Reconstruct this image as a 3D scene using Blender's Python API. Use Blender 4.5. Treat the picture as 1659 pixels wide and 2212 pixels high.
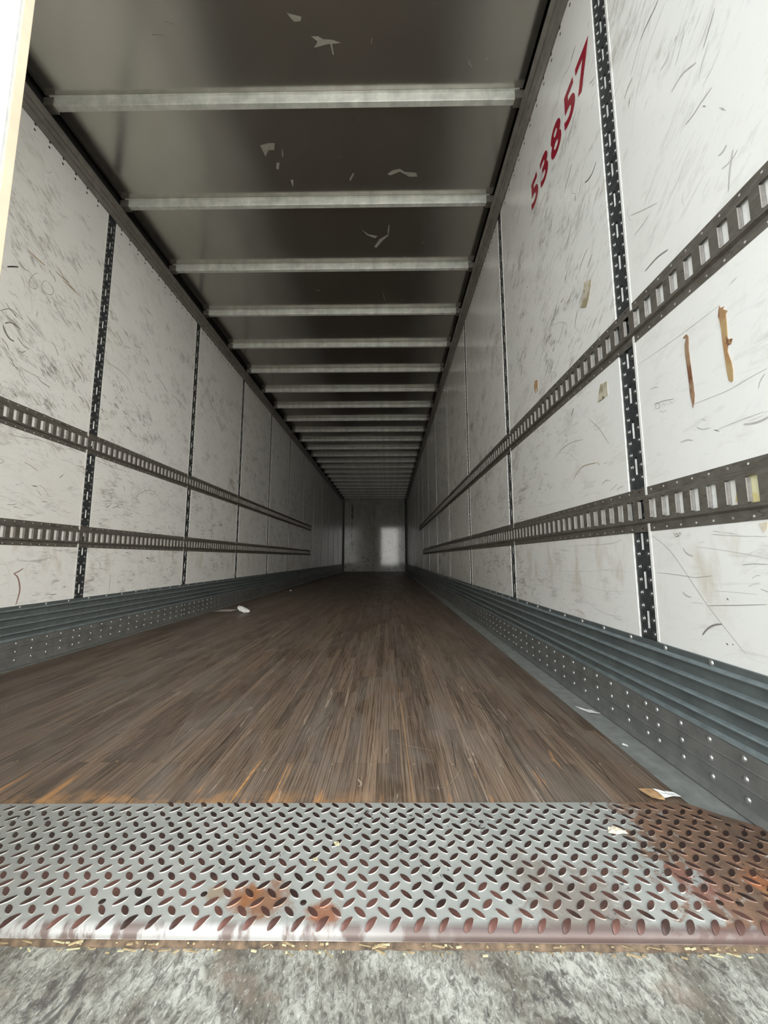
import bpy, bmesh, math, random
from mathutils import Vector, Matrix
for _o in list(bpy.data.objects): bpy.data.objects.remove(_o, do_unlink=True)
SC = bpy.context.scene
COL = SC.collection
# ---------------------------------------------------------------- camera
cam_d = bpy.data.cameras.new('camera'); cam = bpy.data.objects.new('camera', cam_d); COL.objects.link(cam)
cam_d.sensor_fit = 'HORIZONTAL'; cam_d.sensor_width = 36.0; cam_d.lens = 834.459/1659*36.0; cam_d.clip_start = 0.02; cam_d.clip_end = 200
_r = Vector((0.99993079, 0.01162393, -0.00181719)); _u = Vector((0.00318508, -0.11876714, 0.99291703)); _f = Vector((-0.01132577, 0.99285409, 0.11879594))
M = Matrix.Identity(4)
for i in range(3): M[i][0] = _r[i]; M[i][1] = _u[i]; M[i][2] = -_f[i]
M[0][3] = 0; M[1][3] = 0; M[2][3] = 0.542
cam.matrix_world = M
SC.camera = cam
# ---------------------------------------------------------------- light: an overcast sky, entering only through the open right-hand door
world = bpy.data.worlds.new('world'); SC.world = world; world.use_nodes = True
wn = world.node_tree; bg = wn.nodes['Background']
tc = wn.nodes.new('ShaderNodeTexCoord'); sep = wn.nodes.new('ShaderNodeSeparateXYZ'); cr = wn.nodes.new('ShaderNodeValToRGB')
wn.links.new(tc.outputs['Generated'], sep.inputs[0]); wn.links.new(sep.outputs['Z'], cr.inputs[0])
cr.color_ramp.elements[0].position = 0.05; cr.color_ramp.elements[0].color = (1.0, 0.99, 0.97, 1)
cr.color_ramp.elements[1].position = 0.75; cr.color_ramp.elements[1].color = (0.30, 0.32, 0.34, 1)
# the cloud cover is brighter and warmer towards one side (+x), where the sun stands behind it
cr2 = wn.nodes.new('ShaderNodeValToRGB'); mr = wn.nodes.new('ShaderNodeMapRange'); mr.inputs[1].default_value = -1; mr.inputs[2].default_value = 1
wn.links.new(sep.outputs['X'], mr.inputs[0]); wn.links.new(mr.outputs[0], cr2.inputs[0])
cr2.color_ramp.elements[0].position = 0.15; cr2.color_ramp.elements[0].color = (0.36, 0.385, 0.40, 1)
cr2.color_ramp.elements[1].position = 0.85; cr2.color_ramp.elements[1].color = (1.0, 0.98, 0.94, 1)
mx = wn.nodes.new('ShaderNodeMix'); mx.data_type = 'RGBA'; mx.blend_type = 'MULTIPLY'; mx.inputs[0].default_value = 1.0
wn.links.new(cr.outputs[0], mx.inputs[6]); wn.links.new(cr2.outputs[0], mx.inputs[7]); wn.links.new(mx.outputs[2], bg.inputs['Color']); bg.inputs['Strength'].default_value = 9.5
SC.view_settings.view_transform = 'Standard'; SC.view_settings.look = 'None'
SC.view_settings.exposure = 0.55; SC.view_settings.gamma = 1.0; SC.view_settings.use_curve_mapping = False
SC.cycles.max_bounces = 16; SC.cycles.diffuse_bounces = 11; SC.cycles.glossy_bounces = 6
# ---------------------------------------------------------------- dimensions (metres, camera stands over the sill at 0,0)
XL, XR = -1.895, 0.764          # faces of the side walls
YR, YN = 0.60, 16.18            # rear opening, nose wall
ZW, ZC = 2.872, 3.053           # top of wall panels, roof sheet
ZS = 0.304                      # top of scuff plate
POST_L = [2.386+1.22*k for k in range(12)]
POST_R = [1.180+1.22*k for k in range(13)]
BOWS = [1.813+0.61*k for k in range(24)]
# ---------------------------------------------------------------- tags
def tag(o, label=None, cat=None, group=None, kind=None):
    if label: o['label'] = label
    if cat: o['category'] = cat
    if group: o['group'] = group
    if kind: o['kind'] = kind
    return o
def empty(name, loc=(0,0,0)):
    o = bpy.data.objects.new(name, None); COL.objects.link(o); o.location = loc; o.empty_display_size = .1; return o
class MB:
    def __init__(s): s.v = []; s.f = []; s.m = []
    def poly(s, pts, m=0):
        n = len(s.v); s.v += [tuple(p) for p in pts]; s.f.append(tuple(range(n, n+len(pts)))); s.m.append(m)
    def add(s, vs, fs, m=0):
        n = len(s.v); s.v += [tuple(p) for p in vs]
        for f in fs: s.f.append(tuple(i+n for i in f)); s.m.append(m)
    def box(s, x0, x1, y0, y1, z0, z1, m=0, b=0.0):
        if b <= 0:
            vs = [(x,y,z) for x in (x0,x1) for y in (y0,y1) for z in (z0,z1)]
            s.add(vs, [(0,1,3,2),(4,6,7,5),(0,4,5,1),(2,3,7,6),(0,2,6,4),(1,5,7,3)], m); return
        bm = bmesh.new(); bmesh.ops.create_cube(bm, size=1)
        for v in bm.verts: v.co = Vector(((x0+x1)/2+v.co.x*(x1-x0), (y0+y1)/2+v.co.y*(y1-y0), (z0+z1)/2+v.co.z*(z1-z0)))
        bmesh.ops.bevel(bm, geom=bm.edges[:], offset=b, segments=2, affect='EDGES', profile=.5)
        s.add([v.co[:] for v in bm.verts], [[v.index for v in f.verts] for f in bm.faces], m); bm.free()
    def extrude_y(s, prof, y0, y1, m=0, closed=False, caps=False):
        n = len(prof); vs = [(x,y0,z) for x,z in prof]+[(x,y1,z) for x,z in prof]
        fs = [(i,(i+1)%n,n+(i+1)%n,n+i) for i in range(n if closed else n-1)]
        if caps: fs += [tuple(range(n)), tuple(range(2*n-1,n-1,-1))]
        s.add(vs, fs, m)
    def extrude_x(s, prof, x0, x1, m=0, closed=False, caps=False):
        n = len(prof); vs = [(x0,y,z) for y,z in prof]+[(x1,y,z) for y,z in prof]
        fs = [(i,(i+1)%n,n+(i+1)%n,n+i) for i in range(n if closed else n-1)]
        if caps: fs += [tuple(range(n)), tuple(range(2*n-1,n-1,-1))]
        s.add(vs, fs, m)
    def dome(s, c, r, h, nrm, seg=8, rings=2, m=0, ring=False):
        # low round head standing out of a surface along nrm
        nrm = Vector(nrm).normalized(); a = nrm.orthogonal().normalized(); b = nrm.cross(a); c = Vector(c)
        prof = [(r, 0), (r*.92, h*.45), (r*.55, h*.9)] if rings == 2 else [(r, 0), (r*.6, h*.8)]
        if ring: prof = [(r, 0), (r*.93, h*.35), (r*.62, h*.28), (r*.50, h*.8), (r*.25, h*1.05)]
        vs = []; fs = []
        for (rr, hh) in prof:
            for k in range(seg):
                t = 2*math.pi*k/seg; vs.append(c+a*rr*math.cos(t)+b*rr*math.sin(t)+nrm*hh)
        for j in range(len(prof)-1):
            for k in range(seg): fs.append((j*seg+k, j*seg+(k+1)%seg, (j+1)*seg+(k+1)%seg, (j+1)*seg+k))
        fs.append(tuple((len(prof)-1)*seg+k for k in range(seg)))
        s.add(vs, fs, m)
    def ribbon(s, pts, w, to3, m=0, taper=True):
        # flat stroke of width w along a 2D polyline, smoothed; to3 maps 2D to 3D
        P = smooth2(pts); n = len(P); L = []; R_ = []
        for i, p in enumerate(P):
            q = P[min(i+1, n-1)]; o = P[max(i-1, 0)]; d = Vector((q[0]-o[0], q[1]-o[1]))
            if d.length < 1e-9: d = Vector((1, 0))
            d.normalize(); t = i/(n-1); ww = w*.5*((math.sin(math.pi*min(1, max(0, t)))**.4*.9+.1) if taper else 1)
            L.append(to3(p[0]-d.y*ww, p[1]+d.x*ww)); R_.append(to3(p[0]+d.y*ww, p[1]-d.x*ww))
        for i in range(n-1): s.poly([L[i], L[i+1], R_[i+1], R_[i]], m)
    def build(s, name, mats, parent=None, smooth=False, recalc=True):
        me = bpy.data.meshes.new(name); me.from_pydata(s.v, [], s.f)
        for mt in (mats if isinstance(mats, (list, tuple)) else [mats]): me.materials.append(mt)
        me.polygons.foreach_set('material_index', s.m)
        if recalc:
            bm = bmesh.new(); bm.from_mesh(me); bmesh.ops.remove_doubles(bm, verts=bm.verts[:], dist=1e-6); bmesh.ops.recalc_face_normals(bm, faces=bm.faces[:]); bm.to_mesh(me); bm.free()
        if smooth:
            me.polygons.foreach_set('use_smooth', [True]*len(me.polygons)); me.set_sharp_from_angle(angle=math.radians(smooth if smooth is not True else 40))
        me.update(); o = bpy.data.objects.new(name, me); COL.objects.link(o)
        if parent: o.parent = parent; o.matrix_parent_inverse = Matrix.Identity(4)
        return o
def smooth2(P, k=2):
    P = [tuple(p) for p in P]
    if len(P) < 3: return [P[0], ((P[0][0]+P[1][0])/2, (P[0][1]+P[1][1])/2), P[1]]
    for _ in range(k):
        Q = [P[0]]
        for a, b in zip(P, P[1:]):
            Q += [(a[0]*.75+b[0]*.25, a[1]*.75+b[1]*.25), (a[0]*.25+b[0]*.75, a[1]*.25+b[1]*.75)]
        P = Q+[P[-1]]
    return P
def struct(mb, name, mats, parent=None, **k):
    o = mb.build(name, mats, parent, **k)
    if not parent: o['kind'] = 'structure'
    return o
# ---------------------------------------------------------------- materials
class Nt:
    def __init__(s, name):
        s.m = bpy.data.materials.new(name); s.m.use_nodes = True; s.t = s.m.node_tree; s.b = s.t.nodes['Principled BSDF']
        s.tc = s.t.nodes.new('ShaderNodeTexCoord').outputs['Object']
    def n(s, typ, **kw):
        nd = s.t.nodes.new('ShaderNode'+typ)
        for k, v in kw.items(): setattr(nd, k, v)
        return nd
    def mp(s, scale=(1,1,1), rot=(0,0,0), loc=(0,0,0), src=None):
        nd = s.n('Mapping'); nd.inputs['Scale'].default_value = scale; nd.inputs['Rotation'].default_value = rot; nd.inputs['Location'].default_value = loc
        s.t.links.new(src or s.tc, nd.inputs['Vector']); return nd.outputs[0]
    def noise(s, vec, scale=5, detail=4, rough=.55, dist=0):
        nd = s.n('TexNoise'); nd.inputs['Scale'].default_value = scale; nd.inputs['Detail'].default_value = detail; nd.inputs['Roughness'].default_value = rough; nd.inputs['Distortion'].default_value = dist
        s.t.links.new(vec, nd.inputs['Vector']); return nd.outputs['Fac']
    def ramp(s, fac, stops):
        nd = s.n('ValToRGB'); e = nd.color_ramp.elements
        while len(e) < len(stops): e.new(.5)
        for i, (p, c) in enumerate(stops):
            e[i].position = p; e[i].color = (c, c, c, 1) if not isinstance(c, tuple) else (*c, 1)
        s.t.links.new(fac, nd.inputs[0]); return nd.outputs[0]
    def mix(s, fac, a, b, mode='MIX'):
        nd = s.n('Mix', data_type='RGBA', blend_type=mode)
        for sock, v in ((nd.inputs[0], fac), (nd.inputs[6], a), (nd.inputs[7], b)):
            if hasattr(v, 'links') or isinstance(v, bpy.types.NodeSocket): s.t.links.new(v, sock)
            elif isinstance(v, tuple): sock.default_value = (*v, 1)
            else: sock.default_value = v
        return nd.outputs[2]
    def math(s, op, a, b=0.0, clamp=False):
        nd = s.n('Math', operation=op, use_clamp=clamp)
        for i, v in enumerate((a, b)):
            if isinstance(v, bpy.types.NodeSocket): s.t.links.new(v, nd.inputs[i])
            else: nd.inputs[i].default_value = v
        return nd.outputs[0]
    def xyz(s, src=None):
        nd = s.n('SeparateXYZ'); s.t.links.new(src or s.tc, nd.inputs[0]); return nd.outputs
    def rng(s, v, a, b, c=0.0, d=1.0):
        nd = s.n('MapRange'); s.t.links.new(v, nd.inputs[0])
        for i, q in enumerate((a, b, c, d)): nd.inputs[i+1].default_value = q
        return nd.outputs[0]
    def bump(s, h, strength=.3, dist=.002):
        nd = s.n('Bump'); nd.inputs['Strength'].default_value = strength; nd.inputs['Distance'].default_value = dist
        s.t.links.new(h, nd.inputs['Height']); s.t.links.new(nd.outputs[0], s.b.inputs['Normal'])
    def set(s, col=None, rough=None, metal=None, spec=None, coat=None):
        for k, v in (('Base Color', col), ('Roughness', rough), ('Metallic', metal), ('Specular IOR Level', spec), ('Coat Weight', coat)):
            if v is None: continue
            if isinstance(v, bpy.types.NodeSocket): s.t.links.new(v, s.b.inputs[k])
            elif isinstance(v, tuple): s.b.inputs[k].default_value = (*v, 1)
            else: s.b.inputs[k].default_value = v
        return s.m
def flat(name, col, rough=.6, metal=0.0, var=.15, scale=60):
    a = Nt(name); n = a.noise(a.mp(), scale, 4)
    c = a.mix(a.ramp(n, [(.3, 0.0), (.7, 1.0)]), tuple(x*(1-var) for x in col), tuple(min(1, x*(1+var)) for x in col))
    return a.set(c, rough, metal)
def mat_wall():
    a = Nt('white_wall_paint'); base = (.82, .81, .775)
    z = a.xyz()[2]; y = a.xyz()[1]
    patch = a.ramp(a.noise(a.mp((1,.8,1.1)), 1.8, 3), [(.40, .35), (.60, 1.0)])
    clus = a.rng(a.noise(a.mp((1,.8,1.2)), 7.5, 3, .6), .34, .66, -.085, .075)
    # tilted rub marks, running down into the trailer
    t = math.radians(32)
    v1 = a.mp((1, .42, 1.35), (0,0,0), (0,0,0), a.mp((1,1,1), (t,0,0)))
    r1 = a.ramp(a.math('ADD', a.noise(v1, 28, 9, .68, 1.2), clus), [(.545, 0.0), (.605, .38), (.71, .9)])
    v2 = a.mp((1, .22, 2.0), (0,0,0), (3,1,2), a.mp((1,1,1), (t*1.25,0,0)))
    r2 = a.ramp(a.math('ADD', a.noise(v2, 38, 8, .68, .8), clus), [(.585, 0.0), (.65, .8)])
    # level rub marks where freight slides along the wall
    v3 = a.mp((1, .26, 1.5), (0,0,0), (7,2,5))
    low = a.rng(z, 1.7, .9)
    r3 = a.math('MULTIPLY', a.ramp(a.math('ADD', a.noise(v3, 28, 9, .70, 1.4), clus), [(.55, 0.0), (.615, .40), (.71, .82)]), low)
    up = a.rng(z, 2.75, 2.2, .25, 1.0)
    k = a.math('MULTIPLY', a.math('MAXIMUM', r1, r2), a.rng(z, .9, 1.5, .25, 1.0))
    k = a.math('MULTIPLY', a.math('MAXIMUM', k, r3), patch)
    k = a.math('MULTIPLY', k, up)
    k = a.math('MULTIPLY', k, 1.0, True)
    near = a.math('MULTIPLY', a.rng(a.xyz()[0], -.5, .5), a.rng(y, 1.7, 1.1))
    k = a.math('MULTIPLY', k, a.rng(near, 0, 1, 1.0, .62))
    rare = a.ramp(a.math('ADD', a.noise(a.mp((1,.6,1.1)), 16, 6, .65, .5), clus), [(.54, 0.0), (.68, .40)])
    c = a.mix(a.math('MULTIPLY', rare, patch), base, (.60, .55, .47))
    c = a.mix(k, c, (.11, .097, .08))
    stain = a.math('MULTIPLY', a.ramp(a.noise(a.mp((1,2.2,.8)), 5, 5, .6, .6), [(.5, 0.0), (.68, .5)]), a.math('MULTIPLY', a.rng(z, .80, .60), a.rng(z, .36, .46)))
    c = a.mix(stain, c, (.50, .40, .27))
    film = a.noise(a.mp(), 1.1, 3)
    c = a.mix(a.ramp(film, [(.35, 0.0), (.7, .35)]), c, (.72, .70, .645))
    a.bump(a.noise(a.mp(), 4, 2), .15, .01)
    return a.set(c, .215, 0, .55)
def mat_galv(name, col, rough=.42, metal=.75, sc=30, dirt=.5):
    a = Nt(name); n = a.noise(a.mp(), sc, 5, .6); n2 = a.noise(a.mp((1,.25,1)), sc*.4, 6, .65, .3)
    c = a.mix(a.ramp(n, [(.3, 0.0), (.7, 1.0)]), tuple(x*.78 for x in col), tuple(min(1, x*1.2) for x in col))
    c = a.mix(a.ramp(n2, [(.45, 0.0), (.75, dirt)]), c, tuple(x*.45 for x in col))
    return a.set(c, a.ramp(n2, [(.2, rough-.08), (.8, rough+.15)]), metal)
def mat_etrack():
    a = Nt('olive_brown_track_paint'); n = a.noise(a.mp((1,.5,1)), 45, 6, .65, .5)
    c = a.mix(a.ramp(n, [(.35, 0.0), (.65, 1.0)]), (.105, .092, .075), (.165, .15, .128))
    c = a.mix(a.ramp(a.noise(a.mp((1,.3,1.5)), 60, 6, .7, 1.0), [(.58, 0.0), (.66, .8)]), c, (.03, .026, .022))
    return a.set(c, .42, .25)
def mat_floor():
    a = Nt('laminated_hardwood_floor'); x, y, z = a.xyz()
    # strips 35 mm wide
    br = a.n('TexBrick'); br.offset = .37; br.inputs['Scale'].default_value = 1.0; br.inputs['Brick Width'].default_value = .55; br.inputs['Row Height'].default_value = .031
    br.inputs['Mortar Size'].default_value = .0008; br.inputs['Mortar Smooth'].default_value = .3; br.inputs['Bias'].default_value = 0
    br.inputs['Color1'].default_value = (0,0,0,1); br.inputs['Color2'].default_value = (1,1,1,1); br.inputs['Mortar'].default_value = (.5,.5,.5,1)
    rot = a.mp((1,1,1), (0,0,math.pi/2)); a.t.links.new(rot, br.inputs['Vector'])
    per = br.outputs['Color']
    base = a.mix(per, (.062, .042, .029), (.235, .16, .108))
    big = a.noise(a.mp((1.5,.22,1)), 2.2, 4, .6)
    base = a.mix(a.ramp(big, [(.40, 0.0), (.65, .45)]), base, (.135, .112, .092))
    # ring grain: fine dark lines along the boards
    g = a.noise(a.mp((210, 3.0, 1), (0,0,0)), 1.0, 4, .6, .5)
    base = a.mix(a.ramp(g, [(.46, .0), (.58, .72)]), base, (.042, .027, .018))
    g2 = a.noise(a.mp((380, 6, 1)), 1.0, 3, .6, .3)
    base = a.mix(a.ramp(g2, [(.48, 0.0), (.60, .5)]), base, (.25, .18, .125))
    # grey dust wear
    d = a.ramp(a.noise(a.mp((2.5,.8,1)), 3.0, 6, .65, .6), [(.45, 0.0), (.66, .5)])
    base = a.mix(d, base, (.20, .175, .15))
    # long pale scratches
    s1 = a.ramp(a.noise(a.mp((38, .9, 1), (0,0,.05)), 1.0, 5, .6, .9), [(.635, 0.0), (.65, .7), (.67, .1)])
    base = a.mix(s1, base, (.42, .33, .245))
    s2 = a.ramp(a.noise(a.mp((30, 3, 1), (0,0,-.12)), 1.2, 4, .6, 1.2), [(.68, 0.0), (.70, .7), (.72, 0.0)])
    base = a.mix(s2, base, (.5, .41, .31))
    # raw orange wood, chewed next to the sill plate
    near = a.rng(y, 1.04, .93)
    o1 = a.ramp(a.math('MULTIPLY', a.noise(a.mp((16, 2.0, 1)), 1.0, 5, .6, .3), a.rng(y, 1.45, .92, .8, 1.16)), [(.655, 0.0), (.72, .85)])
    base = a.mix(o1, base, (.47, .235, .09))
    lefty = a.rng(x, .2, -.5)
    o2 = a.math('MULTIPLY', a.math('MULTIPLY', a.rng(y, .985, .925), a.ramp(a.noise(a.mp(), 14, 4), [(.45, 0.0), (.6, .8)])), lefty)
    base = a.mix(o2, base, (.5, .27, .11))
    seam = a.ramp(br.outputs['Fac'], [(0.0, 0.0), (1.0, .45)])
    base = a.mix(seam, base, (.035, .022, .015))
    # wide board joints every 0.305 m
    jj = a.math('ABSOLUTE', a.math('SUBTRACT', a.math('FRACT', a.math('DIVIDE', a.math('ADD', x, 1.837), .3125)), .5))
    base = a.mix(a.ramp(jj, [(.4935, 0.0), (.4960, .45)]), base, (.02, .014, .010))
    a.bump(a.math('ADD', g, a.math('MULTIPLY', br.outputs['Fac'], -.6)), .35, .0015)
    return a.set(base, a.ramp(big, [(.3, .36), (.7, .55)]), 0, .5)
def mat_plate():
    a = Nt('worn_grey_tread_plate'); x, y, z = a.xyz()
    n = a.noise(a.mp(), 7, 6, .6)
    c = a.mix(a.ramp(n, [(.3, 0.0), (.7, 1.0)]), (.275, .287, .268), (.345, .352, .328))
    # rust taking over towards the right-hand wall
    e = a.math('ADD', a.rng(x, .30, .62, 0.0, 1.0), a.math('MULTIPLY', a.math('SUBTRACT', a.noise(a.mp(), 26, 7, .65, .8), .5), 1.7))
    rust = a.ramp(e, [(.50, 0.0), (.66, .92)])
    rc = a.mix(a.ramp(a.noise(a.mp(), 18, 6, .7, .5), [(.35, 0.0), (.65, 1.0)]), (.115, .068, .042), (.23, .118, .066))
    rc = a.mix(a.ramp(a.noise(a.mp((1,1,1),(0,0,0),(4,4,4)), 34, 5, .65, .4), [(.58, 0.0), (.66, .8)]), rc, (.14, .115, .088))
    # orange and yellow patches near the corner
    def blob(cx, cy, r, col, base, s=1.0):
        dx = a.math('SUBTRACT', x, cx); dy = a.math('SUBTRACT', y, cy)
        d = a.math('SQRT', a.math('ADD', a.math('MULTIPLY', dx, dx), a.math('MULTIPLY', dy, dy)))
        d = a.math('ADD', d, a.math('MULTIPLY', a.math('SUBTRACT', a.noise(a.mp(), 38, 6, .7, .8), .5), r*2.2))
        return a.mix(a.math('MULTIPLY', a.rng(d, r, r*.5), s), base, col)
    rc = blob(.62, .72, .03, (.33, .12, .045), rc); rc = blob(.62, .675, .035, (.36, .20, .07), rc); rc = blob(.665, .655, .03, (.38, .22, .075), rc); rc = blob(.50, .715, .06, (.20, .085, .058), rc)
    c = a.mix(rust, c, rc)
    c = blob(-.20, .68, .045, (.20, .085, .035), c, .85); c = blob(-.235, .685, .03, (.24, .10, .04), c, .8); c = blob(-.10, .652, .03, (.24, .085, .035), c, .85)
    c = blob(-.03, .64, .05, (.30, .30, .29), c, .4)
    c = blob(.30, .665, .10, (.15, .105, .08), c, .55); c = blob(.24, .74, .05, (.19, .155, .125), c, .45); c = blob(-.28, .69, .02, (.24, .17, .10), c, .7)
    # black scabs of rubber
    m_ = a.ramp(a.noise(a.mp((1,1,1),(0,0,0),(9,3,1)), 5, 2), [(.50, 0.0), (.60, 1.0)])
    sc = a.math('MULTIPLY', a.ramp(a.noise(a.mp(), 95, 6, .7, .8), [(.60, 0.0), (.62, 1.0)]), m_)
    c = a.mix(sc, c, (.02, .018, .018))
    pale = a.ramp(a.noise(a.mp((1,1,1),(0,0,0),(2,7,1)), 60, 5, .6, .5), [(.66, 0.0), (.70, .7)])
    c = a.mix(pale, c, (.40, .41, .39))
    # bare steel and dark red oxide where the nose is rolled over
    nose = a.rng(y, .647, .638)
    nc = a.mix(a.ramp(a.noise(a.mp((1,.4,.4)), 22, 6, .65), [(.47, 0.0), (.56, 1.0)]), (.31, .31, .30), (.10, .07, .062))
    nc = a.mix(a.rng(x, -.15, .12), nc, (.062, .036, .032))
    c = a.mix(a.math('MULTIPLY', nose, .92), c, nc)
    rr = a.mix(rust, (.42,.42,.42), (.58,.58,.58))
    a.bump(a.noise(a.mp(), 120, 4, .6), .12, .001)
    return a.set(c, rr, .15, .5)
def mat_lug():
    a = Nt('tread_lug_worn_to_red_primer'); x, y, z = a.xyz()
    n = a.noise(a.mp(), 30, 5, .6)
    c = a.mix(a.ramp(n, [(.35, 0.0), (.65, 1.0)]), (.022, .014, .012), (.055, .030, .025))
    red = a.math('MULTIPLY', a.ramp(a.noise(a.mp((1,1,1),(0,0,0),(1,5,3)), 9, 4), [(.38, 0.0), (.58, 1.0)]), a.rng(y, .80, .70))
    c = a.mix(red, c, (.125, .060, .048))
    return a.set(c, .38, .2)
def mat_dock():
    a = Nt('weathered_grey_dock_timber')
    big = a.noise(a.mp((1,.8,1)), 6, 6, .7, .6)
    c = a.mix(a.ramp(big, [(.40, 0.0), (.60, 1.0)]), (.125, .115, .093), (.37, .375, .33))
    g = a.noise(a.mp((120, 62, 1), (0,0,.35)), 1.0, 8, .78, .8)
    c = a.mix(a.ramp(g, [(.44, 0.0), (.60, .85)]), c, (.055, .05, .042))
    g2 = a.noise(a.mp((150, 70, 1), (0,0,.35)), 1.3, 7, .78, .5)
    c = a.mix(a.ramp(g2, [(.56, 0.0), (.68, .8)]), c, (.52, .525, .49))
    blk = a.ramp(a.noise(a.mp((3, 1.6, 1)), 5, 7, .7, .8), [(.57, 0.0), (.62, .85)])
    c = a.mix(blk, c, (.05, .045, .042))
    warm = a.ramp(a.noise(a.mp((1,1,1),(0,0,0),(5,5,5)), 13, 3), [(.60, 0.0), (.70, .5)])
    c = a.mix(warm, c, (.20, .15, .115))
    a.bump(g, .25, .002)
    return a.set(c, .8, 0, .3)
def mat_roof():
    a = Nt('grey_roof_sheet'); n = a.noise(a.mp((1,.6,1)), 1.3, 4, .55, .4)
    c = a.mix(a.ramp(n, [(.35, 0.0), (.65, 1.0)]), (.50, .475, .435), (.56, .545, .50))
    a.bump(a.noise(a.mp((.6,1,1)), 1.1, 2, .5), .5, .03)
    return a.set(c, .18, .88)
def mat_back():
    a = Nt('scuffed_nose_panel'); x, y, z = a.xyz()
    c = a.mix(a.ramp(a.noise(a.mp((1,1,.6)), 2.2, 6, .65, .4), [(.35, 0.0), (.65, 1.0)]), (.42, .42, .36), (.62, .61, .54))
    sp = a.math('MULTIPLY', a.ramp(a.noise(a.mp((1,1,1)), 9, 7, .7, .6), [(.56, 0.0), (.64, .8)]), a.rng(z, 2.3, 1.2, .35, 1.0))
    c = a.mix(sp, c, (.10, .09, .07))
    def streak(cx, w, s):
        d = a.math('ABSOLUTE', a.math('SUBTRACT', a.math('ADD', x, a.math('MULTIPLY', a.noise(a.mp((1,1,1)), 3, 4), .22)), cx+.11))
        m = a.math('MULTIPLY', a.rng(d, w, w*.3), a.math('MULTIPLY', a.rng(z, .6, 1.0), a.rng(z, 2.85, 2.7)))
        return a.math('MULTIPLY', a.math('MULTIPLY', m, a.ramp(a.noise(a.mp((1,1,.7)), 7, 6, .7), [(.40, 0.0), (.56, 1.0)])), s)
    c = a.mix(streak(-1.52, .05, .9), c, (.06, .055, .045)); c = a.mix(streak(.45, .04, .6), c, (.09, .08, .06)); c = a.mix(streak(-.6, .04, .4), c, (.1, .09, .07))
    return a.set(c, .07, 0, .38)
M = {
 'wall': mat_wall(), 'floor': mat_floor(), 'plate': mat_plate(), 'lug': mat_lug(), 'dock': mat_dock(), 'roof': mat_roof(), 'back': mat_back(), 'track': mat_etrack(),
 'post': mat_galv('dark_galvanised_post', (.10, .11, .115), .38, .7, 55, .6),
 'rivet': mat_galv('steel_rivet', (.22, .225, .22), .28, .85, 60, .2),
 'rivet2': mat_galv('bright_rivet_head', (.42, .425, .41), .30, .8, 60, .2),
 'f_s': flat('pale_wood_scratch', (.30, .235, .175), .7, 0, .3, 40), 'f_o': flat('raw_orange_wood', (.40, .215, .085), .7, 0, .3, 60), 'f_d': flat('dark_board_joint', (.035, .024, .017), .8),
 'slotback': mat_galv('pale_slot_lining', (.50, .50, .47), .45, .2, 60, .3),
 'scuffsteel': mat_galv('galvanised_scuff_steel', (.15, .175, .172), .38, .45, 18, .5), 'scuffpale': mat_galv('pale_ridge_steel', (.27, .315, .32), .38, .45, 24, .35), 'scufflow': mat_galv('galvanised_riveted_steel', (.205, .205, .193), .40, .4, 16, .45),
 'sill': mat_galv('grey_floor_edge_steel', (.40, .415, .39), .45, .45, 22, .45),
 'bow': mat_galv('galvanised_roof_bow', (.80, .81, .75), .40, .12, 14, .32),
 'rail': mat_galv('grey_top_rail', (.26, .24, .215), .42, .35, 20, .5),
 'dark': flat('cavity_shade_black', (.012, .011, .010), .9), 'corner': flat('dark_corner_trim', (.035, .032, .028), .5, .3),
 'red': flat('dark_red_lettering', (.30, .006, .022), .35, 0, .12, 25), 'white': flat('white_door_skin', (.52, .525, .52), .35, 0, .04, 6),
 'cream': flat('cream_door_edge', (.40, .345, .26), .5, 0, .07, 18), 'gasket': flat('grey_rubber_gasket', (.33, .34, .35), .6),
 'm_l': flat('faint_grey_rub_mark', (.47, .45, .42), .5), 'm_g': flat('grey_rub_mark', (.24, .225, .20), .5), 'm_k': flat('black_rub_mark', (.05, .045, .04), .5),
 'm_b': flat('brown_rub_mark', (.42, .34, .25), .5), 'm_r': flat('rust_brown_scrape', (.26, .16, .125), .6), 'pencil': flat('marker_ink', (.20, .185, .165), .6),
 'm_roof': flat('pale_roof_scuff', (.42, .39, .34), .5), 'm_vl': flat('very_faint_rub_mark', (.63, .61, .575), .45),
 'paper': flat('white_paper', (.82, .82, .80), .7, 0, .05), 'card': flat('tan_cardboard', (.42, .26, .13), .8, 0, .2), 'beige': flat('beige_paper', (.62, .55, .43), .8, 0, .12),
 'greyp': flat('grey_card', (.58, .54, .50), .8, 0, .1), 'yellow': flat('yellow_wood_crumb', (.40, .37, .22), .9, 0, .15), 'chip': flat('wood_splinter', (.26, .20, .11), .9, 0, .35, 90),
 'bark': flat('rotten_wood', (.085, .058, .036), .9, 0, .6, 70), 'screw': flat('rusty_screw_head', (.045, .03, .025), .45, .5, .4, 200), 'pale_bounce_ground': flat('pale_bounce_ground', (.46, .45, .43), .9, 0, .2, 20),
 'tape_b': None,
}
def mat_tape(name, c1, c2, c3):
    a = Nt(name); n = a.noise(a.mp((1,1,.7)), 26, 3)
    c = a.mix(a.ramp(n, [(.45, 0.0), (.55, 1.0)]), c1, c2)
    c = a.mix(a.ramp(a.noise(a.mp((1,1,.6),(0,0,0),(3,3,3)), 22, 4), [(.60, 0.0), (.63, 1.0)]), c, c3)
    return a.set(c, .55)
M['tape_b'] = mat_tape('brown_tape_residue', (.17, .075, .04), (.31, .20, .12), (.05, .012, .01)); M['tape_t'] = mat_tape('tan_tape_residue', (.42, .29, .14), (.36, .21, .10), (.17, .075, .04))
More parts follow.
